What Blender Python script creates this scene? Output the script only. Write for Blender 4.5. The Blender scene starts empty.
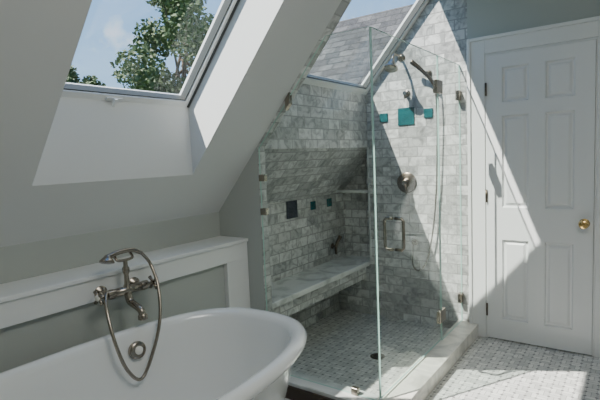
import bpy, bmesh, math, random
from mathutils import Vector, Matrix
random.seed(4)
S=bpy.context.scene
M_=1.153
def zc(x): return 1.058+M_*(x+1.285)

# ---------------------------------------------------------------- materials
def new_mat(name):
    m=bpy.data.materials.new(name); m.use_nodes=True
    nt=m.node_tree; return m,nt,nt.nodes['Principled BSDF']
def simple(name,col,rough=.5,metal=0,noise=0,nscale=8,bump=0,coat=0):
    m,nt,b=new_mat(name)
    b.inputs['Base Color'].default_value=(*col,1); b.inputs['Roughness'].default_value=rough; b.inputs['Metallic'].default_value=metal
    if coat: b.inputs['Coat Weight'].default_value=coat; b.inputs['Coat Roughness'].default_value=.05
    if noise or bump:
        tc=nt.nodes.new('ShaderNodeTexCoord'); n=nt.nodes.new('ShaderNodeTexNoise'); n.inputs['Scale'].default_value=nscale; n.inputs['Detail'].default_value=5
        nt.links.new(tc.outputs['Object'],n.inputs['Vector'])
        if noise:
            mx=nt.nodes.new('ShaderNodeMix'); mx.data_type='RGBA'
            mx.inputs[6].default_value=(*[c*(1-noise) for c in col],1); mx.inputs[7].default_value=(*[min(1,c*(1+noise)) for c in col],1)
            nt.links.new(n.outputs['Fac'],mx.inputs[0]); nt.links.new(mx.outputs[2],b.inputs['Base Color'])
        if bump:
            bp=nt.nodes.new('ShaderNodeBump'); bp.inputs['Strength'].default_value=bump; bp.inputs['Distance'].default_value=.01
            nt.links.new(n.outputs['Fac'],bp.inputs['Height']); nt.links.new(bp.outputs[0],b.inputs['Normal'])
    return m
def tile_mat(name,c1,c2,grout,bw,bh,vein=.5,rough=.28,mortar=.02,offset=.5):
    m,nt,b=new_mat(name); N=nt.nodes; L=nt.links
    uv=N.new('ShaderNodeUVMap')
    br=N.new('ShaderNodeTexBrick'); br.inputs['Scale'].default_value=1
    br.inputs['Brick Width'].default_value=bw; br.inputs['Row Height'].default_value=bh
    br.inputs['Mortar Size'].default_value=mortar*bh; br.inputs['Mortar Smooth'].default_value=.1; br.offset=offset
    br.inputs['Color1'].default_value=(*c1,1); br.inputs['Color2'].default_value=(*c2,1); br.inputs['Mortar'].default_value=(*c1,1)
    L.new(uv.outputs[0],br.inputs['Vector'])
    n1=N.new('ShaderNodeTexNoise'); n1.inputs['Scale'].default_value=13; n1.inputs['Detail'].default_value=6; n1.inputs['Distortion'].default_value=1.2; n1.inputs['Roughness'].default_value=.6
    add=N.new('ShaderNodeVectorMath'); add.operation='MULTIPLY_ADD'
    L.new(br.outputs['Color'],add.inputs[0]); add.inputs[1].default_value=(9,9,9); L.new(uv.outputs[0],add.inputs[2])
    L.new(add.outputs[0],n1.inputs['Vector'])
    r=N.new('ShaderNodeValToRGB'); r.color_ramp.elements[0].position=.36; r.color_ramp.elements[0].color=(1-vein,)*3+(1,)
    r.color_ramp.elements[1].position=.56; r.color_ramp.elements[1].color=(1,1,1,1)
    L.new(n1.outputs['Fac'],r.inputs[0])
    mx=N.new('ShaderNodeMix'); mx.data_type='RGBA'; mx.blend_type='MULTIPLY'; mx.inputs[0].default_value=1
    L.new(br.outputs['Color'],mx.inputs[6]); L.new(r.outputs[0],mx.inputs[7])
    mg=N.new('ShaderNodeMix'); mg.data_type='RGBA'; L.new(br.outputs['Fac'],mg.inputs[0]); L.new(mx.outputs[2],mg.inputs[6]); mg.inputs[7].default_value=(*grout,1)
    L.new(mg.outputs[2],b.inputs['Base Color'])
    bp=N.new('ShaderNodeBump'); bp.inputs['Strength'].default_value=.35; bp.inputs['Distance'].default_value=.004; bp.invert=True
    L.new(br.outputs['Fac'],bp.inputs['Height']); L.new(bp.outputs[0],b.inputs['Normal'])
    b.inputs['Roughness'].default_value=rough
    return m
def math_node(nt,op,a,b=None):
    n=nt.nodes.new('ShaderNodeMath'); n.operation=op
    for i,v in enumerate((a,b)):
        if v is None: continue
        if isinstance(v,(int,float)): n.inputs[i].default_value=v
        else: nt.links.new(v,n.inputs[i])
    return n.outputs[0]
def basket_mat(name,gain=1.0):
    m,nt,b=new_mat(name); N=nt.nodes; L=nt.links
    uv=N.new('ShaderNodeUVMap'); sx=N.new('ShaderNodeSeparateXYZ'); L.new(uv.outputs[0],sx.inputs[0])
    f=lambda op,a,b2=None: math_node(nt,op,a,b2)
    c=.055
    px=f('DIVIDE',sx.outputs[0],c); py=f('DIVIDE',sx.outputs[1],c)
    fx=f('FRACT',px); fy=f('FRACT',py)
    ax=f('ABSOLUTE',f('SUBTRACT',fx,.5)); ay=f('ABSOLUTE',f('SUBTRACT',fy,.5))
    ix=f('FLOOR',px); iy=f('FLOOR',py)
    par=f('FLOORED_MODULO',f('ADD',ix,iy),2)
    d=f('ADD',f('MULTIPLY',ax,par),f('MULTIPLY',ay,f('SUBTRACT',1,par)))
    mid=f('LESS_THAN',d,.03)
    edge=f('GREATER_THAN',f('MAXIMUM',ax,ay),.475)
    gr=f('MAXIMUM',mid,edge)
    dot=f('GREATER_THAN',f('MINIMUM',ax,ay),.37)
    # one random tint per weave block so the marble chips vary
    cb=N.new('ShaderNodeCombineXYZ'); L.new(ix,cb.inputs[0]); L.new(iy,cb.inputs[1])
    L.new(f('MULTIPLY',f('GREATER_THAN',f('ADD',f('MULTIPLY',fx,par),f('MULTIPLY',fy,f('SUBTRACT',1,par))),.5),7.3),cb.inputs[2])
    wn=N.new('ShaderNodeTexWhiteNoise'); L.new(cb.outputs[0],wn.inputs['Vector'])
    n=N.new('ShaderNodeTexNoise'); n.inputs['Scale'].default_value=22; n.inputs['Detail'].default_value=5; L.new(uv.outputs[0],n.inputs['Vector'])
    fac=f('ADD',f('MULTIPLY',n.outputs['Fac'],.6),f('MULTIPLY',wn.outputs['Value'],.5))
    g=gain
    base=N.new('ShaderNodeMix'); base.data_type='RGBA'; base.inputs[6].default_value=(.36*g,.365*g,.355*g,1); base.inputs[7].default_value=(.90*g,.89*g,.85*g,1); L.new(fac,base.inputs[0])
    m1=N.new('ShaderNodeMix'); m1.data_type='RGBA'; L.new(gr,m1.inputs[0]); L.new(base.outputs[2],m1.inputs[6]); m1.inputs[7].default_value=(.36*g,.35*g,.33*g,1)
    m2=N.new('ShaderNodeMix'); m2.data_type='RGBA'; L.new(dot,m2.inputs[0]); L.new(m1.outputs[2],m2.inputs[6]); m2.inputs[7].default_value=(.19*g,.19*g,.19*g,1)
    L.new(m2.outputs[2],b.inputs['Base Color']); b.inputs['Roughness'].default_value=.35
    return m
def glass_mat(name,tint,refl=.35):
    m=bpy.data.materials.new(name); m.use_nodes=True; nt=m.node_tree; nt.nodes.clear()
    o=nt.nodes.new('ShaderNodeOutputMaterial'); t=nt.nodes.new('ShaderNodeBsdfTransparent'); t.inputs[0].default_value=(*tint,1)
    g=nt.nodes.new('ShaderNodeBsdfGlossy'); g.inputs['Roughness'].default_value=.01
    lw=nt.nodes.new('ShaderNodeLayerWeight'); lw.inputs[0].default_value=.5
    mm=math_node(nt,'ADD',math_node(nt,'MULTIPLY',math_node(nt,'POWER',lw.outputs['Facing'],4.0),refl),.025)
    mx=nt.nodes.new('ShaderNodeMixShader'); nt.links.new(mm,mx.inputs[0]); nt.links.new(t.outputs[0],mx.inputs[1]); nt.links.new(g.outputs[0],mx.inputs[2]); nt.links.new(mx.outputs[0],o.inputs[0])
    return m
def marble_mat(name,col,rough=.25):
    m,nt,b=new_mat(name); N=nt.nodes; L=nt.links
    tc=N.new('ShaderNodeTexCoord'); n=N.new('ShaderNodeTexNoise'); n.inputs['Scale'].default_value=5; n.inputs['Detail'].default_value=9; n.inputs['Distortion'].default_value=1.2
    L.new(tc.outputs['Object'],n.inputs['Vector']); r=N.new('ShaderNodeValToRGB')
    r.color_ramp.elements[0].position=.36; r.color_ramp.elements[0].color=(*[c*.7 for c in col],1); r.color_ramp.elements[1].position=.52; r.color_ramp.elements[1].color=(*col,1)
    L.new(n.outputs['Fac'],r.inputs[0]); L.new(r.outputs[0],b.inputs['Base Color']); b.inputs['Roughness'].default_value=rough
    return m

paint_wall=simple('paint_sage_wall',(.45,.48,.45),.75,noise=.03,nscale=3)
paint_ceil=simple('paint_ceiling_white',(.70,.715,.70),.8,noise=.02,nscale=2)
paint_trim=simple('paint_trim_white',(.80,.815,.80),.4)
door_paint=simple('paint_door_white',(.80,.815,.81),.35)
enamel=simple('white_enamel',(.87,.885,.86),.12,coat=.6)
nickel=simple('brushed_nickel',(.36,.32,.27),.25,1)
bronze=simple('aged_bronze_metal',(.14,.115,.09),.3,1)
brass=simple('polished_brass',(.80,.55,.22),.2,1)
chrome=simple('satin_chrome',(.62,.62,.6),.18,1)
porcelain=simple('porcelain',(.9,.88,.8),.15)
tile=tile_mat('marble_subway_tile',(.40,.405,.395),(.75,.755,.735),(.31,.31,.30),.15,.075,.50,mortar=.05)
basket=basket_mat('basketweave_marble_mosaic',1.0)
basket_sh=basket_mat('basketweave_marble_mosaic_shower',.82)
marble=marble_mat('carrara_marble',(.70,.71,.69))
marble_cream=marble_mat('cream_marble',(.84,.81,.73))
green_glass=simple('teal_art_tile',(.010,.10,.11),.12,noise=.8,nscale=40,coat=1)
navy_glass=simple('navy_art_tile',(.008,.015,.035),.12,noise=.5,nscale=30,coat=1)
shower_glass=glass_mat('clear_shower_glass',(.955,.98,.965))
edge_glass=simple('glass_polished_edge',(.40,.60,.54),.15)
pane_glass=glass_mat('window_glass',(.98,.99,.99),.2)
dark_frame=simple('dark_window_gasket',(.07,.075,.07),.5)
shingle=tile_mat('asphalt_shingles',(.05,.05,.054),(.12,.118,.12),(.02,.02,.02),.32,.13,.4,.9,.07)
bark=simple('bark',(.12,.09,.06),.9,noise=.3)

# ---------------------------------------------------------------- mesh helpers
def obj(name,verts,faces,mats,mi=None,uvs=None,smooth=False,parent=None):
    me=bpy.data.meshes.new(name); me.from_pydata([tuple(v) for v in verts],[],faces)
    if not isinstance(mats,(list,tuple)): mats=[mats]
    for m in mats: me.materials.append(m)
    if mi: 
        for p,i in zip(me.polygons,mi): p.material_index=i
    me.update()
    ul=me.uv_layers.new(name='UVMap')
    for p in me.polygons:
        n=p.normal
        for li in p.loop_indices:
            co=me.vertices[me.loops[li].vertex_index].co
            ax,ay,az=abs(n.x),abs(n.y),abs(n.z)
            if ay>=ax and ay>=az-.2: uv=(co.x,co.z)
            elif az>.95: uv=(co.x,co.y)
            elif ax>.95: uv=(co.y,co.z)
            elif ay<.01 and ax>.05: uv=(co.y,co.z/max(.2,math.sqrt(1-n.z**2)))
            else: uv=(co.x,co.y/max(.2,az))
            ul.data[li].uv=uv
    if smooth:
        for p in me.polygons: p.use_smooth=True
    o=bpy.data.objects.new(name,me); S.collection.objects.link(o)
    if parent: o.parent=parent
    return o
def empty(name):
    e=bpy.data.objects.new(name,None); S.collection.objects.link(e); return e
BF=[(0,3,2,1),(4,5,6,7),(0,1,5,4),(1,2,6,5),(2,3,7,6),(3,0,4,7)]
def boxv(x0,x1,y0,y1,z0,z1): return [(x0,y0,z0),(x1,y0,z0),(x1,y1,z0),(x0,y1,z0),(x0,y0,z1),(x1,y0,z1),(x1,y1,z1),(x0,y1,z1)]
def box(name,x0,x1,y0,y1,z0,z1,mat,parent=None,bevel=0,mi=None):
    o=obj(name,boxv(x0,x1,y0,y1,z0,z1),BF,mat,mi=mi,parent=parent)
    if bevel:
        md=o.modifiers.new('bev','BEVEL'); md.width=bevel; md.segments=3
    return o
def prism(poly,axis,a,b):
    """poly: list of 2D pts; axis 'y' -> pts are (x,z); 'z' -> (x,y); 'x' -> (y,z)"""
    def mk(p,c): return {'y':(p[0],c,p[1]),'z':(p[0],p[1],c),'x':(c,p[0],p[1])}[axis]
    n=len(poly); V=[mk(p,a) for p in poly]+[mk(p,b) for p in poly]
    Fc=[tuple(range(n)),tuple(range(2*n-1,n-1,-1))]+[(i,i+n,(i+1)%n+n,(i+1)%n) for i in range(n)]
    return V,Fc
def fixn(o):
    bm=bmesh.new(); bm.from_mesh(o.data); bmesh.ops.recalc_face_normals(bm,faces=bm.faces); bm.to_mesh(o.data); bm.free(); return o
def catmull(P,k=8):
    P=[Vector(p) for p in P]; out=[]; Q=[P[0]*2-P[1]]+P+[P[-1]*2-P[-2]]
    for i in range(1,len(Q)-2):
        for j in range(k):
            t=j/k; a,b,c,d=Q[i-1],Q[i],Q[i+1],Q[i+2]
            out.append(.5*((2*b)+(-a+c)*t+(2*a-5*b+4*c-d)*t*t+(-a+3*b-3*c+d)*t**3))
    out.append(P[-1]); return out
def tube(name,P,r,mat,parent=None,smoothpath=True,n=12,k=8):
    pts=catmull(P,k) if smoothpath and len(P)>2 else [Vector(p) for p in P]
    V=[];Fc=[]; up=None
    for i,p in enumerate(pts):
        t=(pts[min(i+1,len(pts)-1)]-pts[max(i-1,0)]).normalized()
        if up is None:
            up=Vector((0,0,1)) if abs(t.z)<.9 else Vector((1,0,0))
        a=(up-t*up.dot(t)).normalized(); up=a; b=t.cross(a)
        rr=r(i/(len(pts)-1)) if callable(r) else r
        for j in range(n):
            an=2*math.pi*j/n; V.append(p+a*math.cos(an)*rr+b*math.sin(an)*rr)
    for i in range(len(pts)-1):
        for j in range(n):
            Fc.append((i*n+j,i*n+(j+1)%n,(i+1)*n+(j+1)%n,(i+1)*n+j))
    Fc.append(tuple(range(n-1,-1,-1))); Fc.append(tuple((len(pts)-1)*n+j for j in range(n)))
    return fixn(obj(name,V,Fc,mat,smooth=True,parent=parent))
def lathe(name,prof,loc,direction,mat,parent=None,n=28):
    """prof: (r,h) along direction"""
    q=Vector((0,0,1)).rotation_difference(Vector(direction).normalized()); loc=Vector(loc)
    V=[];Fc=[]
    for r,h in prof:
        for j in range(n):
            a=2*math.pi*j/n; V.append(loc+q@Vector((max(r,.0004)*math.cos(a),max(r,.0004)*math.sin(a),h)))
    for i in range(len(prof)-1):
        for j in range(n): Fc.append((i*n+j,i*n+(j+1)%n,(i+1)*n+(j+1)%n,(i+1)*n+j))
    Fc.append(tuple(range(n))); Fc.append(tuple((len(prof)-1)*n+j for j in range(n)))
    o=fixn(obj(name,V,Fc,mat,smooth=True,parent=parent))
    md=o.modifiers.new('es','EDGE_SPLIT'); md.split_angle=math.radians(40)
    return o

# ---------------------------------------------------------------- room shell
XK=-1.285; YP=-1.417; XR=1.9; YF=-4.7; ZT=2.65; XT=XK+(ZT-1.058)/M_
XTILE=-.135; XN=-.954; ZN=.48; NY=.13      # niche over the bench end
zn=zc(XN); XW=-.954+(ZT-1.87)/M_
obj('wall_back',[(XK,0,0),(XN,0,0),(XN,0,ZN),(XK,0,ZN),                 #0-3 under niche
   (XN,0,0),(XTILE,0,0),(XTILE,0,ZT),(XW,0,ZT),(XN,0,1.87),                #4-8 main tile
   (XTILE,0,0),(XR,0,0),(XR,0,ZT),(XTILE,0,ZT),                            #9-12 paint
   (XK,NY,ZN),(XN,NY,ZN),(XN,NY,zn),(XK,NY,1.058),                         #13-16 niche back
   (XN,0,zn),(XK,0,1.058)],                                                #17,18
   [(0,1,2,3),(4,5,6,7,8),(9,10,11,12),(13,14,15,16),(3,2,14,13),(2,17,15,14),(17,18,16,15),(18,3,13,16)],
   [tile,paint_wall,marble],mi=[0,0,1,0,2,0,0,0])
obj('wall_left',[(XK,YF,0),(XK,YP,0),(XK,YP,1.058),(XK,YF,1.058),(XK,YP,0),(XK,0,0),(XK,0,1.058),(XK,YP,1.058)],
   [(0,1,2,3),(4,5,6,7)],[paint_wall,tile],mi=[0,1])
obj('wall_right',[(XR,0,0),(XR,YF,0),(XR,YF,ZT),(XR,0,ZT)],[(0,1,2,3)],paint_wall)
obj('wall_front',[(XR,YF,0),(XK,YF,0),(XK,YF,1.058),(XT,YF,ZT),(XR,YF,ZT)],[(0,1,2,3,4)],paint_wall)
obj('floor',[(XK,YF,0),(XR,YF,0),(XR,0,0),(XK,0,0)],[(0,1,2,3)],basket)
T=dict(x0=-1.064,z0=1.671,x1=-.30,y0=-2.64,y1=-1.81)
H=dict(x0=-.954,z0=1.87,x1=-.31,y0=-1.34,y1=0.0)
for d in (T,H): d['z1']=d['z0']+M_*(d['x1']-d['x0']); d['xc']=min(XK+(d['z1']-1.058)/M_,XT-.01)
def sl(x0,x1,y0,y1): return [(x0,y0,zc(x0)),(x0,y1,zc(x0)),(x1,y1,zc(x1)),(x1,y0,zc(x1))]
V=[];Fc=[];mi=[]
def addq(q,m):
    o=len(V); V.extend(q); Fc.append(tuple(range(o,o+len(q)))); mi.append(m)
addq(sl(XK,XT,YF,T['y0']),0); addq(sl(XK,T['x0'],T['y0'],T['y1']),0); addq(sl(T['xc'],XT,T['y0'],T['y1']),0); addq(sl(XK,XT,T['y1'],YP),0)
addq(sl(XK,XT,YP,H['y0']),1); addq(sl(XK,H['x0'],H['y0'],0),1); addq(sl(H['xc'],XT,H['y0'],0),1)
for d,m in ((T,0),(H,1)):
    x0,x1,xc=d['x0'],d['x1'],d['xc']
    addq([(x0,d['y0'],zc(x0)),(x0,d['y1'],zc(x0)),(x0,d['y1'],d['z0']),(x0,d['y0'],d['z0'])],m)
    addq([(xc,d['y0'],zc(xc)),(xc,d['y1'],zc(xc)),(x1,d['y1'],d['z1']),(x1,d['y0'],d['z1'])],m)
    for y in ((d['y0'],d['y1']) if d is T else (d['y0'],)):
        addq([(x0,y,zc(x0)),(xc,y,zc(xc)),(x1,y,d['z1']),(x0,y,d['z0'])],m)
addq([(XT,YF,ZT),(XT,0,ZT),(XR,0,ZT),(XR,YF,ZT)],0)
obj('ceiling',V,Fc,[paint_ceil,tile],mi=mi)

XG0=-.94
v,f=prism([(XK,0),(XG0,0),(XG0,zc(XG0)),(XK,1.058)],'y',YP,YP+.07)
p=fixn(obj('wall_partition',v,f,[paint_wall,tile]))
for pl in p.data.polygons:
    if pl.normal.y>.9 or pl.normal.x>.9: pl.material_index=1
XL=-1.055
led=empty('knee_wall_ledge')
box('ledge_top',XK,XL+.012,YF,YP-.002,.885,.905,paint_trim,led,.004)
box('ledge_core',XK,XL-.03,YF,YP-.002,0,.886,paint_wall,led)
box('ledge_rail',XL-.031,XL,YF,YP-.002,.785,.886,paint_trim,led,.003)
box('ledge_stile',XL-.031,XL,-1.60,YP-.002,.0,.786,paint_trim,led,.003)
box('ledge_base',XL-.031,XL,YF,-1.60,.0,.14,paint_trim,led,.003)

# ---------------------------------------------------------------- skylights
sd=Vector((1,0,M_)).normalized(); nn=Vector((-sd.z,0,sd.x))
def skylight(name,d,w,rightmat,g):
    e=empty(name); O=Vector((d['x0'],0,d['z0'])); Ln=(Vector((d['x1'],0,d['z1']))-O).length
    def member(nm,y0,y1,v0,v1,n0,n1,mat):
        vs=[O+Vector((0,y,0))+sd*v_+nn*n_ for n_ in (n0,n1) for (y,v_) in ((y0,v0),(y1,v0),(y1,v1),(y0,v1))]
        return fixn(obj(nm,vs,BF,mat,parent=e))
    y0,y1=d['y0'],d['y1']
    member('frame_bottom',y0,y1,0,w,-.0,.07,paint_trim); member('frame_top',y0,y1,Ln-w,Ln,0,.07,paint_trim)
    member('frame_side_a',y0,y0+w,w,Ln-w,0,.07,paint_trim); member('frame_side_b',y1-w,y1,w,Ln-w,0,.07,rightmat)
    member('gasket_bottom',y0+w,y1-w,w,w+g,.01,.05,dark_frame); member('gasket_top',y0+w,y1-w,Ln-w-g,Ln-w,.01,.05,dark_frame)
    member('gasket_a',y0+w,y0+w+g,w+g,Ln-w-g,.01,.05,dark_frame); member('gasket_b',y1-w-g,y1-w,w+g,Ln-w-g,.01,.05,dark_frame)
    member('pane',y0+w,y1-w,w,Ln-w,.03,.036,pane_glass)
    return e,O,member
e,O,mem=skylight('window_1',T,.03,paint_trim,.006)
mem('side_gasket',T['y1']-.012,T['y1']-.001,.0,1.1,-.006,.0,dark_frame)
yc=(T['y0']+T['y1'])/2-.03
mem('latch_base',yc-.04,yc+.04,.006,.020,-.008,.0,paint_trim)
mem('latch_lever',yc-.007,yc+.007,-.02,.022,-.02,-.007,paint_trim)
skylight('window_2',H,.045,paint_trim,.008)

# ---------------------------------------------------------------- door
DW,DH=.65,2.03
xs=[0,.10,.27,.37,.54,DW]; zs=[.01,.16,.74,.97,1.61,1.70,1.94,DH]
bm=bmesh.new(); grid=[[bm.verts.new((x,-.022,z)) for x in xs] for z in zs]; pan=[]
for i in range(len(zs)-1):
    for j in range(len(xs)-1):
        fc=bm.faces.new((grid[i][j],grid[i][j+1],grid[i+1][j+1],grid[i+1][j]))
        if i in (1,3,5) and j in (1,3): pan.append(fc)
bm.normal_update()
bmesh.ops.inset_individual(bm,faces=pan,thickness=.012,depth=-.016)
bmesh.ops.inset_individual(bm,faces=pan,thickness=.012,depth=0)
bmesh.ops.inset_individual(bm,faces=pan,thickness=.022,depth=.012)
be=[e_ for e_ in bm.edges if e_.is_boundary]
r=bmesh.ops.extrude_edge_only(bm,edges=be)
for v_ in r['geom']:
    if isinstance(v_,bmesh.types.BMVert): v_.co.y=-.001
bmesh.ops.recalc_face_normals(bm,faces=bm.faces)
me=bpy.data.meshes.new('slab'); bm.to_mesh(me); bm.free(); me.materials.append(door_paint)
dr=empty('door_1'); so=bpy.data.objects.new('slab',me); S.collection.objects.link(so); so.parent=dr
lathe('rose',[(.031,0),(.031,.004),(.02,.010),(.011,.014),(.011,.03),(.02,.036),(.028,.046),(.029,.056),(.024,.066),(.012,.071),(0,.072)],(.60,-.022,.88),(0,-1,0),brass,dr)
for i,z in enumerate((.22,1.05,1.80)):
    tube('hinge_%d'%i,[(-.004,-.03,z-.045),(-.004,-.03,z+.045)],.007,bronze,dr)
cs=empty('trim_1')
def casing(nm,x0,x1,z0,z1):
    box(nm,x0,x1,-.024,-.001,z0,z1,paint_trim,cs,.004)
casing('casing_left',-.115,-.012,0,2.03+.115); casing('casing_right',DW+.012,DW+.115,0,2.03+.115)
casing('casing_head',-.012,DW+.012,2.045,2.145)
box('band_left',-.132,-.108,-.036,-.001,0,2.165,paint_trim,cs,.005); box('band_right',DW+.108,DW+.132,-.036,-.001,0,2.165,paint_trim,cs,.005)
box('band_head',-.108,DW+.108,-.036,-.001,2.14,2.165,paint_trim,cs,.005)
box('jamb_left',-.012,-.002,-.014,-.001,0,2.045,paint_trim,cs); box('jamb_right',DW+.002,DW+.012,-.014,-.001,0,2.045,paint_trim,cs); box('jamb_head',-.002,DW+.002,-.014,-.001,2.033,2.045,paint_trim,cs)
box('baseboard_back',DW+.134,XR,-.018,-.001,0,.14,paint_trim,bevel=.004)
box('baseboard_right',XR-.018,XR-.001,YF,-.02,0,.14,paint_trim,bevel=.004)

# ---------------------------------------------------------------- shower
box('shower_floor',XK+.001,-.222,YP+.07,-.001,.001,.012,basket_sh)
cb=empty('shower_curb')
box('curb_front',XG0,-.222,-1.475,-1.345,.0,.095,marble,cb,.004)
box('curb_front_wood_face',XG0,-.222,-1.49,-1.476,.0,.075,simple('dark_wood',(.05,.035,.025),.5),cb)
box('curb_side',-.221,-.068,-1.475,-.001,0,.095,marble_cream,cb,.004)
bn=empty('shower_bench')
box('bench_slab',XK+.001,-.965,YP+.075,-.002,.44,.48,marble,bn,.006)
box('bench_cleat',XK+.001,-1.0,YP+.075,-.002,.33,.44,tile,bn)
box('niche_shelf',XK+.002,XN-.002,.002,NY-.002,1.06,1.082,marble)
box('niche_edging',XN-.008,XN+.008,-.004,.0,ZN,zn,marble)
def arttile(x,z,s,mat):
    box('art_tile',x-s/2,x+s/2,-.009,-.001,z-s/2,z+s/2,mat,bevel=.002)
arttile(-.61,1.665,.135,green_glass); arttile(-.80,1.67,.07,green_glass); arttile(-.43,1.675,.07,green_glass)
for y,z,s,mt in ((-.65,.985,.135,navy_glass),(-.36,.985,.07,green_glass),(-.11,.985,.07,green_glass)):
    box('art_tile',XK+.001,XK+.009,y-s/2,y+s/2,z-s/2,z+s/2,mt,bevel=.002)
GX=-.195; GT=2.0; YG=YP+.012
def sheet(name,V8,parent,axis):
    o=fixn(obj(name,V8[0],V8[1],[shower_glass,edge_glass],parent=parent))
    for pl in o.data.polygons:
        if abs(pl.normal[axis])<.9: pl.material_index=1
fp=empty('shower_glass_panel')
xq=XK+(GT-1.058)/M_
v,f=prism([(XG0+.004,.096),(GX,.096),(GX,GT),(xq+.02,GT),(XG0+.004,zc(XG0)-.012)],'y',YG-.005,YG+.005); sheet('fixed_pane',(v,f),fp,1)
v,f=prism([(-.455,.096),(-.003,.096),(-.003,GT),(-.455,GT)],'x',GX-.005,GX+.005); sheet('return_pane',(v,f),fp,0)
gd=empty('shower_glass_door')
v,f=prism([(YG+.012,.108),(-.462,.108),(-.462,GT),(YG+.012,GT)],'x',GX-.005,GX+.005); sheet('door_pane',(v,f),gd,0)
def clampx(nm,y0,y1,z,h,par):
    box(nm,GX-.014,GX+.014,y0,y1,z-h/2,z+h/2,nickel,par,.003)
clampx('hinge_top',-.51,-.40,1.80,.085,gd); clampx('hinge_bottom',-.51,-.40,.27,.085,gd)
clampx('wall_clamp_top',-.055,-.003,1.78,.07,fp); clampx('wall_clamp_bottom',-.055,-.003,.28,.07,fp)
for i,z in enumerate((1.27,1.07)): box('side_clamp_%d'%i,XG0+.002,XG0+.045,YG-.014,YG+.014,z-.02,z+.02,nickel,fp,.003)
box('curb_clamp',-.36,-.32,YG-.014,YG+.014,.096,.135,nickel,fp,.003)
v,f=prism([(-.72,zc(-.72)-.065),(-.69,zc(-.69)-.065),(-.69,zc(-.69)-.005),(-.72,zc(-.72)-.005)],'y',YG-.014,YG+.014); fixn(obj('slope_clamp',v,f,nickel,parent=fp))
for s_,nm in ((1,'out'),(-1,'in')):
    x=GX+s_*.055; tube('handle_'+nm,[(GX+s_*.005,-1.18,1.03),(x-s_*.012,-1.18,1.03),(x,-1.18,1.018),(x,-1.18,.87),(x-s_*.012,-1.18,.858),(GX+s_*.005,-1.18,.858)],.009,nickel,gd,smoothpath=False)
lathe('shower_drain',[(.05,0),(.05,.003),(.044,.005),(.03,.003),(0,.003)],(-.54,-.74,.0125),(0,0,1),bronze)
sh=empty('shower_head')
ax=-.64
lathe('flange',[(.03,0),(.03,.005),(.018,.015),(.012,.02)],(ax,-.001,2.12),(0,-1,0),nickel,sh)
tube('arm',[(ax,-.01,2.12),(ax,-.08,2.13),(ax,-.14,2.12),(ax,-.17,2.08)],.010,nickel,sh)
lathe('bell',[(.013,0),(.016,.02),(.022,.03),(.03,.05),(.052,.075),(.055,.085),(.05,.09),(0,.088)],(ax,-.165,2.09),(0,-.45,-1),nickel,sh)
hs=empty('hand_shower')
lathe('wall_elbow',[(.028,0),(.028,.005),(.014,.014),(.012,.045),(.014,.05),(0,.05)],(-.60,-.001,1.84),(0,-1,0),nickel,hs)
tube('elbow_drop',[(-.60,-.04,1.85),(-.60,-.042,1.80)],.009,nickel,hs)
lathe('bracket',[(.022,0),(.022,.005),(.012,.012),(.011,.06),(0,.06)],(-.42,-.001,1.97),(0,-1,0),bronze,hs)
tube('wand',[(-.52,-.10,2.06),(-.46,-.075,2.0),(-.40,-.06,1.93),(-.355,-.055,1.86)],lambda t:.018-.008*t,bronze,hs)
tube('hose',[(-.355,-.055,1.86),(-.345,-.05,1.6),(-.37,-.04,1.0),(-.43,-.04,.60),(-.50,-.05,.46),(-.56,-.05,.50),(-.56,-.03,.66)],.006,nickel,hs)
lathe('supply_elbow',[(.026,0),(.026,.005),(.012,.012),(.011,.035),(0,.035)],(-.56,-.001,.67),(0,-1,0),nickel,hs)
vl=empty('shower_valve')
lathe('plate',[(.082,0),(.082,.004),(.075,.009),(.045,.012),(.03,.02),(.028,.045),(.02,.05),(0,.05)],(-.615,-.001,1.145),(0,-1,0),bronze,vl)
tube('lever',[(-.615,-.045,1.145),(-.60,-.06,1.10),(-.595,-.062,1.06)],lambda t:.011-.004*t,bronze,vl,)
lathe('hub',[(.02,0),(.02,.006),(0,.006)],(-.615,-.051,1.145),(0,-1,0),chrome,vl)
bs=empty('bench_hand_spray')
lathe('mount',[(.025,0),(.025,.005),(.012,.012),(.011,.04),(0,.04)],(XK+.001,-.08,.60),(1,0,0),bronze,bs)
tube('spray',[(XK+.04,-.085,.53),(XK+.042,-.08,.61),(XK+.075,-.06,.69)],lambda t:.009+.010*t,bronze,bs)

# ---------------------------------------------------------------- bathtub
TA,TB=.435,.88; TCX,TCY=-.54,-2.72
prof=[(.14,0),(.135,.015),(.135,.05),(.15,.07),(.165,.10),(.155,.14),(.12,.25),(.085,.38),(.058,.50),(.047,.58),(.044,.605),(.03,.602),(.012,.606),(.001,.619),(-.002,.637),(.008,.654),(.024,.662),(.040,.660),(.052,.650),(.060,.63),(.070,.56),(.088,.45),(.115,.32),(.15,.22),(.20,.17),(.27,.148),(.34,.142)]
V=[];Fc=[];n=128;ex=2/2.75
for d_,z in prof:
    a=TA-d_; b=TB-d_*1.25
    for j in range(n):
        t=2*math.pi*j/n; c_,s_=math.cos(t),math.sin(t)
        V.append((TCX+a*math.copysign(abs(c_)**ex,c_),TCY+b*math.copysign(abs(s_)**ex,s_),z))
for i in range(len(prof)-1):
    for j in range(n): Fc.append((i*n+j,i*n+(j+1)%n,(i+1)*n+(j+1)%n,(i+1)*n+j))
Fc.append(tuple((len(prof)-1)*n+j for j in range(n)))
tb=empty('bathtub'); o=fixn(obj('tub_shell',V,Fc,enamel,smooth=True,parent=tb))
OX=-.878
lathe('overflow_plate',[(.038,-.01),(.038,.006),(.033,.011),(.022,.012),(.0,.012)],(OX,-2.35,.575),(1,-.1,.15),nickel,tb)
lathe('overflow_button',[(.018,0),(.018,.006),(.012,.010),(0,.011)],(OX+.010,-2.351,.577),(1,-.1,.15),porcelain,tb)
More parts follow.
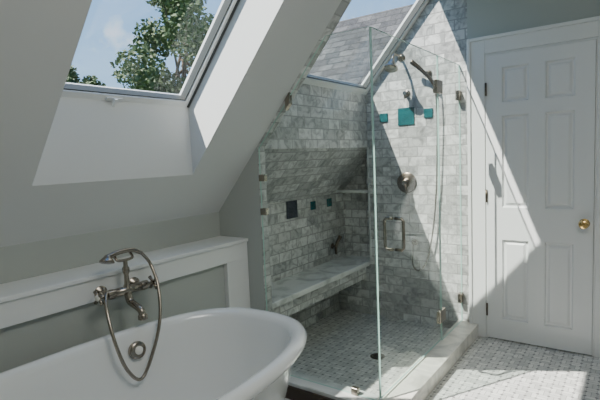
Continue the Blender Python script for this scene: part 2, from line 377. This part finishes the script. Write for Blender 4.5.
lathe('drain',[(.03,0),(.03,.003),(0,.003)],(TCX,-2.5,.1425),(0,0,1),nickel,tb)

# ---------------------------------------------------------------- tub filler
fz=.80; fy=-2.31; fx=XL+.001
tf=empty('tub_faucet')
for i,y in enumerate((fy-.085,fy+.085)):
    lathe('flange_%d'%i,[(.03,0),(.03,.005),(.02,.012),(.013,.018),(.013,.07)],(fx,y,fz+.02),(1,0,0),nickel,tf)
    lathe('union_%d'%i,[(.014,-.02),(.02,-.015),(.022,.0),(.02,.02),(.014,.025)],(fx+.075,y,fz+.02),(0,1,0),nickel,tf)
    s_=-1 if i==0 else 1; hx=fx+.075; hy=y+s_*.055
    tube('stem_%d'%i,[(hx,y,fz+.02),(hx,hy,fz+.02)],.009,nickel,tf)
    for k in range(4):
        an=math.radians(45+90*k); dx,dz=math.cos(an),math.sin(an)
        tube('spoke_%d_%d'%(i,k),[(hx,hy,fz+.02),(hx+dx*.036,hy,fz+.02+dz*.036)],lambda t:.005+.004*t,nickel,tf,n=8)
    lathe('cap_%d'%i,[(.012,0),(.014,.006),(.01,.012),(0,.013)],(hx,hy,fz+.02),(0,s_,0),porcelain,tf)
tube('body',[(fx+.075,fy-.085,fz+.02),(fx+.075,fy+.085,fz+.02)],.019,nickel,tf)
tube('spout',[(fx+.075,fy,fz+.01),(fx+.09,fy,fz-.03),(fx+.13,fy,fz-.045),(fx+.165,fy,fz-.06),(fx+.175,fy,fz-.085)],lambda t:.017-.002*t,nickel,tf)
lathe('spout_tip',[(.016,0),(.021,.008),(.021,.022),(.016,.026)],(fx+.175,fy,fz-.075),(0,0,-1),nickel,tf)
lathe('riser',[(.02,0),(.012,.02),(.010,.06),(.016,.075),(.016,.09),(.010,.10),(.010,.13)],(fx+.075,fy,fz+.03),(0,0,1),nickel,tf)
tube('cradle',[(fx+.055,fy-.04,fz+.185),(fx+.075,fy-.035,fz+.16),(fx+.075,fy+.035,fz+.16),(fx+.055,fy+.04,fz+.185)],.006,nickel,tf)
hz=fz+.185
tube('handset_grip',[(fx+.075,fy-.085,hz),(fx+.075,fy-.03,hz+.012),(fx+.075,fy+.04,hz+.01),(fx+.078,fy+.085,hz-.012)],lambda t:.0125-.003*t,nickel,tf)
lathe('handset_rose',[(.01,-.012),(.018,.0),(.03,.012),(.032,.02),(.026,.022),(0,.022)],(fx+.078,fy-.088,hz-.002),(.25,-.35,-1),nickel,tf)
tube('hose',[(fx+.078,fy+.085,hz-.012),(fx+.09,fy+.12,hz-.07),(fx+.15,fy+.11,hz-.17),(fx+.20,fy+.07,hz-.30),(fx+.215,fy+.01,hz-.43),(fx+.22,fy-.06,hz-.52),(fx+.215,fy-.12,hz-.46),(fx+.20,fy-.155,hz-.34),(fx+.14,fy-.145,hz-.22),(fx+.09,fy-.115,hz-.16),(fx+.078,fy-.085,fz+.035)],.0075,nickel,tf)

# ---------------------------------------------------------------- outside
fixn(obj('neighbouring_shingle_roof',[(-5,2.4,1.2),(5,2.4,1.2),(5,5.35,4.2),(-5,5.35,4.2),(-5,8.3,1.2),(5,8.3,1.2)],[(0,1,2,3),(3,2,5,4)],shingle))
obj('ground',[(-60,-40,-4.5),(40,-40,-4.5),(40,60,-4.5),(-60,60,-4.5)],[(0,1,2,3)],simple('lawn',(.06,.10,.03),.9,noise=.4,nscale=.5))
leaf1=simple('leaf_green',(.08,.12,.04),.6,noise=.5,nscale=1.5)
def tree(c,rx,rz,nl,ls):
    e=empty('leafy_tree'); cx,cy,cz=c
    tube('trunk',[(cx,cy,-4.5),(cx+.1,cy,-1),(cx,cy+.1,cz)],lambda t:.3-.22*t,bark,e)
    blobs=[]
    for k in range(30):
        th=random.uniform(0,6.283); ph=math.acos(random.uniform(-1,1)); q=random.uniform(.4,.95)
        blobs.append((Vector((cx+rx*q*math.sin(ph)*math.cos(th),cy+rx*q*math.sin(ph)*math.sin(th),cz+rz*q*math.cos(ph))),random.uniform(.25,.45)*rx))
    for k,(b,r_) in enumerate(blobs[:14]):
        tube('branch_%d'%k,[(cx,cy,cz-rz*.6+k*.05*rz),((cx+b.x)/2,(cy+b.y)/2,(cz-rz*.3+b.z)/2),b],lambda t:.07-.055*t,bark,e,n=6,k=4)
    V=[];Fc=[]
    for k in range(nl):
        b,r_=random.choice(blobs)
        d=Vector((random.gauss(0,1),random.gauss(0,1),random.gauss(0,1))).normalized()*r_*random.random()**.45
        p=b+d; a=Vector((random.gauss(0,1),random.gauss(0,1),random.gauss(0,1))).normalized(); bb=a.orthogonal().normalized(); s_=ls*random.uniform(.6,1.3)
        o=len(V); V+= [p-a*s_,p+bb*s_*.5,p+a*s_,p-bb*s_*.5]; Fc.append((o,o+1,o+2,o+3))
    obj('foliage',V,Fc,leaf1,parent=e)
tree((-14.9,10.2,5.7),2.7,4.6,22000,.105)
tree((-17.3,7.0,4.1),1.2,1.2,7000,.09)
tree((-18.0,5.6,3.7),1.3,1.4,6000,.09)
tree((-16.6,8.2,3.1),1.4,1.4,6000,.09)

# ---------------------------------------------------------------- light
w=bpy.data.worlds.new('sky'); S.world=w; w.use_nodes=True; nt=w.node_tree; bg=nt.nodes['Background']
tc=nt.nodes.new('ShaderNodeTexCoord'); sp=nt.nodes.new('ShaderNodeSeparateXYZ'); nt.links.new(tc.outputs['Generated'],sp.inputs[0])
rp=nt.nodes.new('ShaderNodeValToRGB'); rp.color_ramp.elements[0].position=0; rp.color_ramp.elements[0].color=(.42,.64,.84,1); rp.color_ramp.elements[1].position=.6; rp.color_ramp.elements[1].color=(.06,.24,.62,1)
nt.links.new(sp.outputs[2],rp.inputs[0])
cn=nt.nodes.new('ShaderNodeTexNoise'); cn.inputs['Scale'].default_value=7; cn.inputs['Detail'].default_value=7; nt.links.new(tc.outputs['Generated'],cn.inputs['Vector'])
cr_=nt.nodes.new('ShaderNodeValToRGB'); cr_.color_ramp.elements[0].position=.60; cr_.color_ramp.elements[0].color=(0,0,0,1); cr_.color_ramp.elements[1].position=.74; nt.links.new(cn.outputs['Fac'],cr_.inputs[0])
mx=nt.nodes.new('ShaderNodeMix'); mx.data_type='RGBA'; nt.links.new(cr_.outputs[0],mx.inputs[0]); nt.links.new(rp.outputs[0],mx.inputs[6]); mx.inputs[7].default_value=(.9,.93,.95,1)
nt.links.new(mx.outputs[2],bg.inputs[0]); bg.inputs[1].default_value=1.8
sl_=bpy.data.lights.new('sun','SUN'); sl_.energy=14.0; sl_.angle=.010; sl_.color=(1,.965,.90)
so_=bpy.data.objects.new('sun',sl_); S.collection.objects.link(so_)
so_.rotation_euler=Vector((.82,1.42,-2.1)).to_track_quat('-Z','Y').to_euler(); so_.location=(-5,-8,10)
al=bpy.data.lights.new('fill_light','AREA'); al.energy=22; al.size=.9; al.color=(1,.98,.93)  # unseen area fill added to brighten the room, no real fixture
ao=bpy.data.objects.new('fill_light',al); S.collection.objects.link(ao); ao.location=(1.0,-2.6,2.6)

# ---------------------------------------------------------------- camera
yaw,pitch,roll=.626,-.09,.042
cy,sy=math.cos(yaw),math.sin(yaw); cp,spp=math.cos(pitch),math.sin(pitch)
F=Vector((-sy*cp,cy*cp,spp)); R=Vector((cy,sy,0)); U=R.cross(F)
R2=R*math.cos(roll)-U*math.sin(roll); U2=R*math.sin(roll)+U*math.cos(roll)
cd=bpy.data.cameras.new('camera'); cd.lens=472.139/600*36; cd.sensor_width=36; cd.clip_start=.02; cd.clip_end=300
co=bpy.data.objects.new('camera',cd); S.collection.objects.link(co)
mt=Matrix((( R2.x,U2.x,-F.x,.885),(R2.y,U2.y,-F.y,-3.534),(R2.z,U2.z,-F.z,1.381),(0,0,0,1)))
co.matrix_world=mt; S.camera=co
